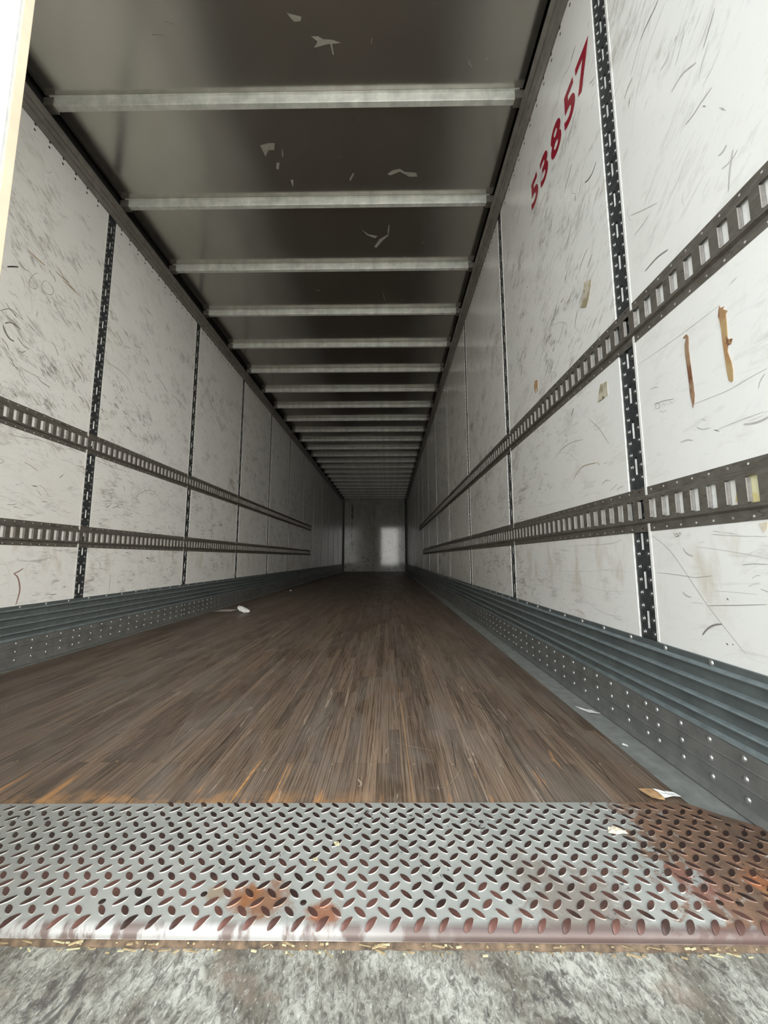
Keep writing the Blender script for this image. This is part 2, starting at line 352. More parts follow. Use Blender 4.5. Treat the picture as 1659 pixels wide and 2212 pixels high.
M['stk'] = mat_tape('torn_label_glue', (.33, .28, .18), (.55, .51, .40), (.13, .10, .055)); M['ytape'] = mat_tape('yellow_label', (.62, .52, .22), (.68, .64, .40), (.5, .40, .2))
MARKS_R= [([(1.132, 0.607), (1.079, 0.576), (1.047, 0.546), (1.005, 0.492), (0.955, 0.428), (0.906, 0.377), (0.865, 0.336)], 1.2, 'g'), ([(1.123, 0.5), (1.059, 0.498), (1.005, 0.494), (0.98, 0.492), (0.931, 0.5)], 1.2, 'g'), ([(0.955, 0.427), (0.915, 0.433), (0.879, 0.437), (0.804, 0.448)], 1.6, 'g'), ([(0.851, 0.526), (0.827, 0.529), (0.794, 0.528)], 1.2, 'g'), ([(0.933, 0.465), (0.875, 0.466), (0.821, 0.466)], 1, 'l'), ([(0.925, 0.597), (0.86, 0.589), (0.787, 0.584)], 1.4, 'l'), ([(0.937, 0.923), (0.881, 0.918), (0.839, 0.914), (0.779, 0.92), (0.746, 0.92)], 1.6, 'l'), ([(0.874, 0.837), (0.81, 0.838), (0.762, 0.836)], 1.4, 'l'), ([(1.743, 0.991), (1.675, 1.016), (1.585, 1.024), (1.477, 1.002)], 2.2, 'g'), ([(1.427, 1.067), (1.367, 1.015), (1.332, 0.969), (1.308, 0.933)], 2, 'g'), ([(1.661, 1.001), (1.591, 0.978), (1.542, 0.932)], 2.4, 'l'), ([(1.578, 0.862), (1.521, 0.895), (1.472, 0.899), (1.394, 0.888)], 5, 'b'), ([(1.729, 0.59), (1.522, 0.591), (1.314, 0.589), (1.277, 0.603)], 1.6, 'l'), ([(2.171, 0.491), (1.791, 0.482), (1.511, 0.489), (1.362, 0.502), (1.249, 0.495)], 1.2, 'l'), ([(1.881, 0.454), (1.604, 0.441), (1.442, 0.423), (1.257, 0.434)], 1.2, 'l'), ([(1.665, 0.852), (1.625, 0.818), (1.575, 0.777)], 1.2, 'l'), ([(2.154, 0.82), (1.856, 0.793), (1.644, 0.787)], 1.4, 'l'), ([(1.045, 0.609), (1.038, 0.599), (1.031, 0.609), (1.027, 0.598), (1.02, 0.61), (1.016, 0.6)], 1.4, 'k'), ([(1.041, 0.597), (1.019, 0.599)], 2, 'k'), ([(0.899, 0.451), (0.894, 0.447)], 3, 'k'), ([(0.913, 0.35), (0.907, 0.346)], 3.5, 'k'), ([(0.897, 0.349), (0.893, 0.352)], 2.5, 'k'), ([(0.917, 2.101), (0.937, 2.097), (0.954, 2.098), (0.982, 2.095), (0.997, 2.09)], 5, 'g'), ([(0.997, 2.09), (1.022, 2.068), (1.048, 2.044)], 2, 'l'), ([(1.042, 2.025), (1.066, 2.024), (1.088, 2.009)], 8, 'l'), ([(1.059, 1.981), (1.071, 1.956)], 5, 'g'), ([(0.792, 1.64), (0.828, 1.642), (0.848, 1.638), (0.873, 1.643)], 4, 'l'), ([(0.824, 1.756), (0.866, 1.786), (0.885, 1.785), (0.905, 1.784)], 4, 'l'), ([(0.968, 1.375), (1.003, 1.386), (1.029, 1.388), (1.063, 1.386)], 5, 'g'), ([(0.99, 1.539), (1.053, 1.577), (1.102, 1.609)], 2.4, 'l'), ([(1.027, 1.536), (1.059, 1.531), (1.096, 1.534)], 3, 'l'), ([(0.869, 1.907), (0.88, 1.906)], 2.5, 'g'), ([(0.821, 1.628), (0.812, 1.615)], 2.5, 'g'), ([(0.781, 1.572), (0.765, 1.541)], 3, 'l'), ([(1.371, 1.607), (1.344, 1.637), (1.304, 1.73)], 2, 'l'), ([(1.403, 2.689), (1.435, 2.667)], 3.5, 'g'), ([(1.471, 2.621), (1.375, 2.577)], 1.8, 'g'), ([(1.232, 2.283), (1.251, 2.284)], 3.5, 'g'), ([(1.528, 2.174), (1.542, 2.166)], 4, 'g'), ([(1.449, 2.049), (1.401, 1.999)], 1.5, 'g'), ([(1.223, 1.838), (1.28, 1.84)], 2, 'g'), ([(2.17, 2.161), (2.08, 2.202)], 3, 'g'), ([(1.82, 2.002), (1.697, 2.042)], 3, 'g'), ([(1.91, 2.157), (1.759, 2.157), (1.689, 2.108)], 2, 'l'), ([(2.227, 1.945), (2.112, 1.95), (1.991, 1.897), (1.951, 1.833)], 3, 'l'), ([(1.731, 1.631), (1.603, 1.58), (1.536, 1.522), (1.582, 1.508)], 3, 'l'), ([(1.073, 0.979), (1.035, 0.974), (0.996, 0.963)], 1.4, 'g'), ([(1.072, 0.963), (1.066, 0.981), (1.054, 0.976), (1.05, 0.959), (1.068, 0.964)], 1.2, 'g'), ([(1.044, 0.958), (1.039, 0.972), (1.032, 0.956), (1.023, 0.969)], 1.2, 'l'), ([(1.02, 0.955), (1.013, 0.967), (1.004, 0.951)], 1.2, 'l'), ([(1.057, 0.948), (1.047, 0.952), (1.043, 0.941), (1.033, 0.947), (1.027, 0.937)], 1.4, 'l'), ([(1.083, 1.029), (1.067, 1.028), (1.049, 1.019)], 1.6, 'l'), ([(0.989, 0.841), (0.967, 0.842), (0.948, 0.833)], 3, 'l'), ([(0.918, 0.878), (0.901, 0.868)], 2, 'l'), ([(0.886, 0.84), (0.87, 0.831)], 3, 'g'), ([(0.934, 0.864), (0.917, 0.85), (0.894, 0.848)], 2, 'l'), ([(1.837, 0.594), (1.784, 0.535)], 2, 'l'), ([(2.186, 0.969), (2.101, 0.942)], 3, 'g'), ([(1.98, 1.002), (1.974, 0.96)], 4, 'g'), ([(1.391, 0.891), (1.37, 0.871)], 3, 'g'), ([(1.342, 0.814), (1.314, 0.806)], 2.5, 'l')]
MARKS_L= [([(1.843, 1.164), (1.9, 1.162), (2.014, 1.186), (2.134, 1.182)], 2.5, 'g'), ([(2.42, 1.178), (2.548, 1.168), (2.755, 1.165)], 2.5, 'g'), ([(2.78, 0.955), (2.861, 1.015), (2.949, 1.072), (3.058, 1.091), (3.129, 1.032)], 3, 'g'), ([(2.425, 0.903), (2.562, 0.912), (2.745, 0.956)], 2, 'l'), ([(1.983, 0.309), (1.997, 0.37), (1.995, 0.402), (1.979, 0.45), (1.956, 0.467)], 8, 'r'), ([(1.952, 0.467), (1.976, 0.476), (2.004, 0.493)], 6, 'r'), ([(2.639, 0.456), (2.643, 0.314)], 4, 'r'), ([(1.841, 0.848), (1.921, 0.837), (2.05, 0.789)], 2, 'l'), ([(2.16, 0.999), (2.194, 1.035)], 4, 'k'), ([(1.997, 0.928), (2.039, 0.93)], 5, 'k'), ([(2.453, 1.858), (2.559, 1.867), (2.678, 1.843), (2.72, 1.778)], 4, 'g'), ([(3.218, 1.974), (3.348, 1.957), (3.462, 1.913)], 5, 'g'), ([(2.961, 2.033), (3.073, 2.006), (3.159, 1.962)], 5, 'g'), ([(1.858, 1.525), (1.929, 1.518), (1.989, 1.521)], 3, 'g'), ([(1.836, 1.397), (1.868, 1.366)], 3.5, 'g'), ([(2.141, 1.682), (2.189, 1.663)], 5, 'g'), ([(2.7, 1.501), (2.742, 1.462)], 9, 'g'), ([(3.019, 0.552), (3.053, 0.543)], 10, 'k'), ([(3.088, 0.558), (3.155, 0.52), (3.072, 0.519), (3.109, 0.552)], 2, 'l'), ([(2.481, 0.531), (2.616, 0.577), (2.77, 0.596)], 2.2, 'l'), ([(3.353, 1.011), (3.499, 0.98)], 3.5, 'g'), ([(2.916, 0.54), (2.943, 0.463), (2.97, 0.392)], 3, 'b'), ([(2.027, 0.913), (2.068, 0.881)], 4, 'g'), ([(2.062, 0.85), (2.105, 0.858)], 6, 'b'), ([(1.944, 1.042), (1.985, 1.032), (2.029, 1.012)], 3, 'g'), ([(1.819, 1.03), (1.844, 1.021), (1.822, 1.004)], 2.5, 'g'), ([(1.891, 0.413), (1.936, 0.429)], 2.5, 'l'), ([(2.258, 0.383), (2.287, 0.377)], 8, 'b'), ([(4.494, 1.468), (4.57, 1.484), (4.574, 1.454), (4.497, 1.439)], 14, 'b'), ([(2.564, 0.902), (2.599, 0.853)], 4, 'l'), ([(2.518, 0.802), (2.505, 0.79)], 4, 'g'), ([(2.84, 0.887), (2.914, 0.878)], 5, 'b'), ([(1.743, 1.986), (1.765, 2.006), (1.799, 2.031)], 7, 'k'), ([(1.905, 2.331), (1.941, 2.317), (1.985, 2.288)], 2.5, 'g'), ([(1.774, 2.776), (1.794, 2.793), (1.831, 2.803)], 2, 'l'), ([(2.015, 2.206), (2.074, 2.164), (2.155, 2.155)], 9, 'b'), ([(2.053, 2.158), (2.109, 2.151), (2.192, 2.15)], 7, 'b'), ([(1.836, 2.159), (1.892, 2.152), (1.94, 2.154)], 10, 'b'), ([(1.736, 1.746), (1.778, 1.791), (1.819, 1.785), (1.855, 1.774)], 4, 'g'), ([(1.758, 1.686), (1.769, 1.66), (1.796, 1.635), (1.82, 1.637)], 10, 'g'), ([(1.765, 1.699), (1.793, 1.726), (1.836, 1.719)], 8, 'g'), ([(2.173, 2.694), (2.198, 2.697)], 3, 'k'), ([(2.2, 2.518), (2.265, 2.52)], 8, 'l'), ([(2.282, 2.49), (2.327, 2.46)], 8, 'g'), ([(2.244, 2.242), (2.336, 2.255)], 4, 'g'), ([(2.768, 2.489), (2.889, 2.479)], 9, 'g'), ([(2.539, 2.462), (2.608, 2.452)], 9, 'l'), ([(3.364, 2.778), (3.343, 2.718)], 4, 'g'), ([(2.44, 2.101), (2.536, 2.067)], 5, 'g'), ([(2.675, 2.324), (2.714, 2.299)], 6, 'l'), ([(1.821, 2.02), (1.842, 1.997), (1.855, 1.978), (1.876, 1.931), (1.891, 1.884), (1.896, 1.835)], 2, 'l'), ([(1.795, 1.781), (1.823, 1.765)], 5, 'k'), ([(1.923, 1.879), (1.923, 1.831)], 4, 'g'), ([(1.804, 1.808), (1.823, 1.809)], 5, 'g'), ([(1.833, 1.666), (1.848, 1.66), (1.868, 1.641), (1.904, 1.644)], 5, 'g'), ([(1.884, 1.774), (1.904, 1.761), (1.923, 1.757)], 5, 'g'), ([(2.002, 2.173), (2.027, 2.168), (2.066, 2.169), (2.098, 2.176)], 5, 'g'), ([(2.032, 2.048), (2.061, 2.043), (2.087, 2.036)], 4, 'g')]
SIX= [(1.905, 2.08), (1.885, 2.062), (1.87, 2.032), (1.861, 2.007), (1.86, 1.982), (1.868, 1.975), (1.887, 1.976), (1.902, 1.985), (1.907, 2.005), (1.896, 2.011), (1.872, 2.007)]
ZERO= [(1.962, 2.075), (1.95, 2.073), (1.935, 2.053), (1.93, 2.028), (1.94, 2.008), (1.962, 2.003), (1.993, 2.015), (2.005, 2.04), (2.0, 2.061), (1.987, 2.071), (1.963, 2.072)]
TAPE1= [(0.935, 1.109), (0.93, 1.1), (0.931, 1.083), (0.933, 1.07), (0.932, 1.023), (0.931, 0.995), (0.93, 0.971), (0.929, 0.943), (0.933, 0.926), (0.938, 0.914), (0.939, 0.925), (0.942, 0.946), (0.942, 0.978), (0.943, 1.013), (0.945, 1.059), (0.944, 1.085), (0.938, 1.099), (0.947, 1.106)]
TAPE2= [(0.835, 1.117), (0.833, 1.11), (0.824, 1.108), (0.828, 1.104), (0.817, 1.093), (0.822, 1.088), (0.822, 1.069), (0.824, 1.029), (0.813, 1.024), (0.817, 1.014), (0.825, 1.015), (0.828, 1.002), (0.821, 0.971), (0.82, 0.955), (0.822, 0.932), (0.826, 0.929), (0.833, 0.936), (0.835, 0.962), (0.837, 1.022), (0.837, 1.058), (0.838, 1.079), (0.841, 1.094), (0.838, 1.109)]
STK1= [(1.331, 1.16), (1.292, 1.153), (1.291, 1.103), (1.326, 1.101), (1.356, 1.102), (1.348, 1.131)]
STK2= [(1.394, 1.606), (1.345, 1.581), (1.357, 1.533), (1.39, 1.499), (1.435, 1.527), (1.405, 1.568)]
STK3= [(1.921, 1.456), (1.885, 1.443), (1.889, 1.378), (1.905, 1.419), (1.923, 1.389), (1.936, 1.425)]
STK4= [(0.802, 0.611), (0.783, 0.614), (0.785, 0.602), (0.794, 0.593)]
STK5= [(0.837, 0.717), (0.77, 0.722), (0.778, 0.652), (0.849, 0.663)]
STK6= [(0.778, 0.849), (0.767, 0.853), (0.765, 0.846), (0.773, 0.849)]
CEIL= [[(-0.464, 1.497), (-0.444, 1.502), (-0.398, 1.511), (-0.406, 1.526), (-0.435, 1.528), (-0.454, 1.512)], [(-0.368, 1.58), (-0.334, 1.58), (-0.31, 1.591), (-0.264, 1.594), (-0.224, 1.606), (-0.29, 1.61), (-0.361, 1.622), (-0.338, 1.599)], [(-0.778, 2.072), (-0.722, 2.06), (-0.684, 2.06), (-0.701, 2.101), (-0.734, 2.1), (-0.766, 2.137), (-0.773, 2.1)], [(-0.647, 2.083), (-0.65, 2.129), (-0.662, 2.148)], [(-0.708, 2.177), (-0.688, 2.177), (-0.706, 2.222), (-0.721, 2.216)], [(-0.255, 2.296), (-0.225, 2.249), (-0.217, 2.254), (-0.246, 2.304)], [(0.0, 2.262), (0.031, 2.237), (0.082, 2.227), (0.113, 2.248), (0.19, 2.254), (0.199, 2.28), (0.145, 2.28), (0.082, 2.245), (0.021, 2.27)], [(-0.199, 2.692), (-0.147, 2.736), (-0.075, 2.752), (-0.1, 2.774), (-0.16, 2.743)], [(-0.109, 2.858), (-0.063, 2.782), (0.011, 2.731), (0.005, 2.753), (-0.039, 2.797), (-0.09, 2.867)], [(-0.001, 2.723), (0.009, 2.652), (0.016, 2.653), (0.011, 2.731)], [(-0.055, 3.376), (-0.033, 3.464), (-0.016, 3.545), (-0.034, 3.487)], [(-0.683, 3.371), (-0.637, 3.35), (-0.645, 3.367)], [(-0.278, 1.609), (-0.272, 1.65), (-0.266, 1.65), (-0.27, 1.609)], [(0.493, 1.678), (0.511, 1.669), (0.514, 1.674), (0.498, 1.682)], [(-0.647, 2.29), (-0.628, 2.291), (-0.643, 2.345)]]
#lug [-0.11821439  0.78724502  0.        ] #lug2 [-0.11772102  0.81943254  0.        ]
FLOOR_MARKS= [([(0.5019, 3.8427), (0.3589, 3.0878), (0.283, 2.4517), (0.2502, 1.9548), (0.2492, 1.7451)], 3, 's'), ([(0.4671, 3.3825), (0.4048, 2.5845), (0.3164, 1.7454)], 3, 's'), ([(0.0483, 3.8966), (0.0534, 2.6804), (0.0548, 2.0078)], 2.2, 's'), ([(-0.5741, 3.6447), (-0.626, 2.5356), (-0.6306, 1.9503)], 3, 's'), ([(0.237, 3.1563), (0.2423, 2.6809), (0.2135, 2.2591), (0.1571, 1.9285)], 2.5, 's'), ([(0.1134, 2.7318), (0.1203, 2.1258), (0.1181, 1.9031)], 2, 's'), ([(0.2765, 5.2962), (0.2925, 4.3152), (0.6326, 5.294)], 5, 's'), ([(-0.9221, 1.7028), (-0.8167, 1.1799), (-0.7559, 0.9254)], 1.6, 's'), ([(-0.2668, 1.1015), (-0.2661, 1.0102), (-0.2656, 0.9255)], 4, 'o'), ([(-0.345, 1.1128), (-0.3528, 0.9998), (-0.3565, 0.9207)], 8, 'o'), ([(-0.5832, 0.9479), (-0.5796, 0.9228)], 6, 'o'), ([(0.2396, 1.6808), (0.2283, 1.3093), (0.2114, 1.1481), (0.22, 1.0445)], 2.5, 's'), ([(0.3147, 1.6264), (0.321, 1.4197), (0.3174, 1.2312), (0.316, 1.0831)], 2.5, 's'), ([(0.3182, 1.3445), (0.3066, 1.2165)], 4, 's'), ([(0.3538, 1.3102), (0.3451, 1.2314)], 5, 's'), ([(0.0395, 1.7384), (0.0505, 1.2146), (0.0542, 0.9242)], 2.2, 'o'), ([(0.3759, 1.3103), (0.3712, 1.078), (0.3749, 0.9229)], 1.8, 'd'), ([(0.1496, 1.2153), (0.146, 1.0544), (0.1471, 0.925)], 1.2, 'd'), ([(0.5081, 1.3283), (0.4868, 1.3028), (0.4848, 1.2705), (0.5095, 1.2786)], 3, 's'), ([(0.0917, 1.0383), (0.0811, 0.9846), (0.1481, 0.9945)], 1, 's'), ([(-0.18, 1.572), (-0.1748, 0.9222)], 1.2, 'd'), ([(-0.0902, 1.5726), (-0.0777, 0.9231)], 1.2, 'd'), ([(-0.3533, 1.6223), (-0.3437, 0.9208)], 1.2, 'd'), ([(-0.5408, 1.3941), (-0.5025, 0.9195)], 1.4, 'd'), ([(-0.0782, 1.0267), (-0.0651, 1.0022), (-0.0729, 0.9945)], 6, 's'), ([(-0.5487, 1.1052), (-0.5369, 1.0489)], 3, 's'), ([(-0.8966, 1.2221), (-0.896, 1.1862)], 3, 's'), ([(-0.3197, 1.0725), (-0.3204, 1.056)], 4, 's'), ([(-0.0853, 1.6509), (-0.0659, 1.4373)], 1.5, 's'), ([(-0.0609, 0.9248), (-0.0317, 0.9251)], 8, 'o'), ([(-0.5049, 0.9235), (-0.474, 0.9237)], 7, 'o')]

# ================================================================ STRUCTURE
# ground out of view, coloured pale to bounce light up inside; dock
g = MB(); g.poly([(-40,-40,-1.3),(40,-40,-1.3),(40,40,-1.3),(-40,40,-1.3)]); struct(g, 'ground', M['pale_bounce_ground'])
g = MB(); g.box(-4, 4, -4, .645, -1.3, -.020, 0); struct(g, 'dock_floor', M['dock'])
# floor: one wooden deck, with a steel strip along each side
g = MB(); g.box(XL+.058, XR-.101, .90, YN, -.03, 0.0); fl = struct(g, 'floor', M['floor'])
g = MB()
rnd = random.Random(5)
for k in range(50):
    y = 1.10+.305*k
    for j in range(26):
        x = XL+.10+j*.0975+rnd.uniform(-.02, .02)
        if x < XR-.12 and rnd.random() < .62: g.dome((x, y+rnd.uniform(-.006, .006), .0), .0035, .0006, (0,0,1), 6, 1)
o = g.build('floor_screw', M['chip'], fl); o['kind'] = 'stuff'
FS = {k: MB() for k in 'sod'}; i = 0
for pts, w, k in FLOOR_MARKS:
    i += 1; zz = .00025+.00001*i; FS[k].ribbon(pts, w*.001*.7, lambda p, q: (p, q, zz), 0)
rr = random.Random(21)
for k in range(300):
    y = 1.0+rr.random()**1.5*4.5; x = rr.uniform(-1.78, .62); L = rr.uniform(.02, .16)*(1+y*.3); a = math.pi/2+rr.gauss(0, .13 if rr.random() < .8 else .6)
    i += 1; zz = .00025+.000003*i; FS['s' if rr.random() < .7 else 'd'].ribbon([(x, y), (x+L*.5*math.cos(a)+rr.uniform(-.003, .003), y+L*.5*math.sin(a)), (x+L*math.cos(a), y+L*math.sin(a))], rr.choice([.0006, .0008, .0012, .0018]), lambda p, q: (p, q, zz), 0)
for k, m_ in (('s', 'f_s'), ('o', 'f_o'), ('d', 'f_d')): FS[k].build('floor_scratch', M[m_], fl, recalc=False)['kind'] = 'stuff'
for nm, x0, x1 in (('trim_1', XL, XL+.058), ('trim_2', XR-.101, XR)):
    g = MB(); g.box(x0, x1, YR+.02, YN, -.03, -.002, 0, .001); struct(g, nm, M['sill'])
# side walls: sheet panels between the posts
def wall(name, X, s, posts):
    bk = MB(); bk.box(*sorted((X-s*.012, X-s*.055)), YR, YN+.05, -.05, 3.22); w = struct(bk, name, M['slotback'])
    edges = [YR]+[v for p in posts for v in (p-.0375, p+.0375)]+[YN]
    for a, b in zip(edges[0::2], edges[1::2]):
        if b-a < .05: continue
        p = MB(); p.box(*sorted((X, X-s*.010)), a+.001, b-.001, .0, ZW+.05, 0, .0015); (b < YN-.1) and p.box(*sorted((X, X+s*.0018)), b-.0105, b-.001, ZS+.002, ZW-.001, 0, .0006); p.build('wall_panel', M['wall'], w)
        # screw pairs under the top rail
        q = MB(); y = a+.05
        while y < b-.02:
            for z in (ZW-.006, ZW-.038): q.dome((X+s*.0002, y, z), .0068, .0016, (s,0,0), 8, 1)
            y += .0905
        q.build('panel_fastener', M['corner'], w)['kind'] = 'stuff'
    return w
wl = wall('wall_left', XL, 1, [1.166]+POST_L); wr = wall('wall_right', XR, -1, POST_R)
# marks rubbed into the wall paint
def marks(wallo, X, s, lst, seed, near):
    groups = {k: MB() for k in 'lgkbrv'}
    to3 = [None]
    cnt = [0]
    def mk():
        cnt[0] += 1; off = .00035+.000004*(cnt[0] % 90)
        return lambda y, z: (X+s*off, y, z)
    for pts, w, k in lst: groups[k].ribbon(pts, w*.001, mk(), 0)
    rr = random.Random(seed)
    posts = POST_R if s < 0 else [1.166]+POST_L
    n = 0
    while n < (620 if s < 0 else 1000):
        y = near+ (rr.random()**1.5)*7.0; z = rr.uniform(.34, 2.75)
        zone = math.sin(y*2.1+seed)+math.sin(z*3.3+y)+math.sin(z*7+y*5)*.6
        if zone < -0.1 and rr.random() < .75: continue
        if z > 2.2 and rr.random() < .6: continue
        L = rr.uniform(.015, .09) if rr.random() < .85 else rr.uniform(.1, .35)
        a = rr.gauss(-.62, .30) if z > 1.35 else rr.gauss(-.1, .35)
        c = rr.gauss(0, .5); pts = []
        for i in range(5):
            t = i/4; aa = a+c*(t-.5); pts.append((y+L*t*math.cos(aa), z+L*t*math.sin(aa)))
        if any(abs(q[0]-p) < .045 for q in pts for p in posts) or min(q[1] for q in pts) < .32: continue
        if any(.615 < q[1] < .755 or 1.195 < q[1] < 1.345 or q[1] > 2.8 for q in pts): continue
        w = rr.choice([.0008, .001, .0014, .002, .003, .0045]) if L < .1 else rr.choice([.0007, .001])
        k = rr.choices("vlgkb", [1.5, 4, 5, 1.2, 1.4])[0]
        if s < 0 and y < 1.1: k = rr.choices('vlg', [4, 4, 1.2])[0]
        groups[k].ribbon(pts, w, mk(), 0); n += 1
    for k, g in groups.items():
        if g.v: g.build('rub_mark', M['m_vl' if k == 'v' else 'm_'+k], wallo, recalc=False)['kind'] = 'stuff'
marks(wr, XR, -1, MARKS_R, 3, .75); marks(wl, XL, 1, MARKS_L, 8, 1.75)
# roof sheet (short of the side walls: a dark gap stays), cavity faces above it coloured black for the gap's shadow
g = MB(); g.box(XL+.032, XR-.034, YR, YN, ZC, ZC+.004); rf = struct(g, 'ceiling', M['roof'])
g = MB(); g.box(XL-.06, XR+.06, YR, YN+.1, ZC+.12, ZC+.16); g.build('roof_skin', M['dark'], rf)
for x0, x1 in ((XL-.012, XL+.0), (XR, XR+.012)):
    g = MB(); g.box(x0, x1, YR, YN, 2.985, ZC+.12); g.build('roof_gap_shade', M['dark'], rf)  # blackened strip stands for the shadow in the roof gap
g = MB()
for P in CEIL: g.poly([(x, y, ZC-.0006) for x, y in P])
rr = random.Random(12)
for k in range(26):
    x = rr.uniform(-1.1, .5); y = 1.5+rr.random()**1.6*6; L = rr.uniform(.01, .07); a = rr.uniform(0, 6.3)
    g.ribbon([(x, y), (x+L*.5*math.cos(a)+rr.uniform(-.01, .01), y+L*.5*math.sin(a)), (x+L*math.cos(a), y+L*math.sin(a))], rr.choice([.001, .002, .003]), lambda p, q: (p, q, ZC-.0005), 0)
g.build('roof_scuff', M['m_roof'], rf, recalc=False)['kind'] = 'stuff'
# top rails: trim_3 left, trim_4 right
for nm, X, s in (('trim_3', XL, 1), ('trim_4', XR, -1)):
    prof = [(0, ZW), (.006, ZW-.002), (.010, ZW+.006), (.014, ZW+.030), (.020, ZW+.034), (.026, ZW+.058), (.033, ZW+.060), (.040, ZW+.078), (.046, ZW+.084), (.046, ZW+.094), (0, ZW+.096)]
    g = MB(); g.extrude_y([(X+s*d, z) for d, z in prof], YR, YN, 0, True, True); struct(g, nm, M['rail'], smooth=25)
# nose wall, its corner trims and its top strip
g = MB(); g.box(XL+.03, XR-.06, YN, YN+.06, -.05, 3.02, 0, .004); g.box(XL-.05, XR+.05, YN+.05, YN+.1, -.05, 3.25); struct(g, 'wall_back', M['back'])
for nm, x0, x1 in (('trim_5', XL, XL+.045), ('trim_6', XR-.075, XR)):
    g = MB(); g.box(x0, x1, YN-.06, YN+.02, 0, 3.05, 0, .006); struct(g, nm, M['corner'])
g = MB(); g.extrude_x([(YN, 3.02), (YN-.02, 3.015), (YN-.025, 2.985), (YN, 2.975)], XL+.25, XR-.18, 0, True, True); struct(g, 'trim_7', M['bow'])
# rear frame round the opening (header and right-hand post)
g = MB(); g.box(XL-.06, XR+.06, .53, YR+.02, 3.0, 3.22, 0, .004); g.box(XR+.002, XR+.09, .53, YR, -.1, 3.0, 0, .004); g.box(XL-.09, XL-.002, .56, YR, -.1, 3.0, 0, .004); struct(g, 'trim_8', M['sill'])
# trailer underside and outer skin
g = MB(); g.box(XL-.05, XR+.05, .66, YN+.1, -.20, -.035); struct(g, 'trim_9', M['corner'])

# ================================================================ THINGS
ORD = ['first', 'second', 'third', 'fourth', 'fifth', 'sixth', 'seventh', 'eighth', 'ninth', 'tenth', 'eleventh', 'twelfth', 'thirteenth', 'fourteenth', 'fifteenth', 'sixteenth', 'seventeenth', 'eighteenth', 'nineteenth', 'twentieth', 'twenty-first', 'twenty-second', 'twenty-third', 'twenty-fourth']
# ---- wall posts: slotted galvanised strips with two columns of riveted bosses
RV = .0385; SL = RV*3
def post_mesh(X, s, with_rivets):
    g = MB(); x0 = X-s*.004; xb = X-s*.0115; h = .0375; sw = .0052; sl = .058
    zs = [.30]
    slots = []
    z = .333
    while z < ZW-.03: slots.append((z, z+sl)); z += SL
    def P(y, z, x=x0): return (x, y, z)
    g.poly([P(-h,.28), P(-sw,.28), P(-sw,ZW+.02), P(-h,ZW+.02)]); g.poly([P(sw,.28), P(h,.28), P(h,ZW+.02), P(sw,ZW+.02)])
    z = .28
    for a, b in slots+[(ZW+.02, None)]:
        g.poly([P(-sw,z), P(sw,z), P(sw,a), P(-sw,a)])
        if b is None: break
        for ya, za, yb, zb in ((-sw,a,-sw,b), (sw,a,sw,b), (-sw,a,sw,a), (-sw,b,sw,b)): g.poly([P(ya,za), P(yb,zb), P(yb,zb,xb), P(ya,za,xb)])
        z = b
    # shallow side lips of the post
    for sg in (-1, 1): g.poly([P(sg*h,.28), P(sg*h,ZW+.02), P(sg*h,ZW+.02,xb), P(sg*h,.28,xb)])
    # pale bent lip inside every slot
    for a, b in slots: g.poly([P(sw*.2,a+.002,xb+s*.001), P(sw*.2,b-.006,xb+s*.001), P(sw,b-.006,x0-s*.001), P(sw,a+.002,x0-s*.001)], 1)
    rp = []
    k = 0; z = .322
    while z < ZW-.01:
        for c in (-.0235, .0235): rp.append((c, z))
        z += RV
    if with_rivets:
        for c, z in rp: g.dome((x0, c, z), .0095, .0042, (s,0,0), 8, 2, 2)
    return g, rp, x0
rivet_mesh = {}
def rivet_obj(name, key, parent, loc, r, h, nrm, seg, ring, mat):
    if key not in rivet_mesh:
        g = MB(); g.dome((0,0,0), r, h, nrm, seg, 2, 0, ring); o = g.build(name, mat, parent, smooth=50); rivet_mesh[key] = o
    else:
        o = rivet_mesh[key].copy(); COL.objects.link(o); o.name = name; o.parent = parent
    o.location = loc; return o
def posts(X, s, ys, side):
    proto = None
    for k, y in enumerate(ys):
        root = empty('wall_post', (0, y, 0))
        if k == 0:
            g, rp, x0 = post_mesh(X, s, False); g.build('slotted_strip', [M['post'], M['slotback'], M['rivet']], root)
            vis = sorted(rp, key=lambda c: abs(c[1]-.75))[:100]; rest = [c for c in rp if c not in vis]
            for c, z in vis: rivet_obj('rivet', ('p', side), root, (x0, c, z), .0105, .0050, (s,0,0), 14, True, M['rivet'])
            q = MB()
            for c, z in rest: q.dome((x0, c, z), .0105, .0050, (s,0,0), 12, 2, 0, True)
            q.build('rivet', M['rivet'], root, smooth=50)['kind'] = 'stuff'
        elif proto is None:
            g, rp, x0 = post_mesh(X, s, False); so = g.build('slotted_strip', [M['post'], M['slotback'], M['rivet']], root)
            q = MB()
            for c, z in rp: q.dome((x0, c, z), .0100, .0045, (s,0,0), 8, 2, 0)
            ro = q.build('rivet', M['rivet'], root, smooth=50); ro['kind'] = 'stuff'; proto = (so, ro)
        else:
            for src in proto: c = src.copy(); COL.objects.link(c); c.parent = root
        if k == 0: lab = 'slotted steel wall post with two rows of rivets, nearest the doors on the %s wall' % side
        elif k == len(ys)-1: lab = 'dark steel wall post on the %s wall, last before the nose wall' % side
        else: lab = 'dark slotted steel wall post, %s from the doors on the %s wall' % (ORD[k], side)
        tag(root, lab, 'wall post', 'slotted posts between the %s wall panels' % side)
posts(XR, -1, POST_R, 'right'); posts(XL, 1, POST_L, 'left')
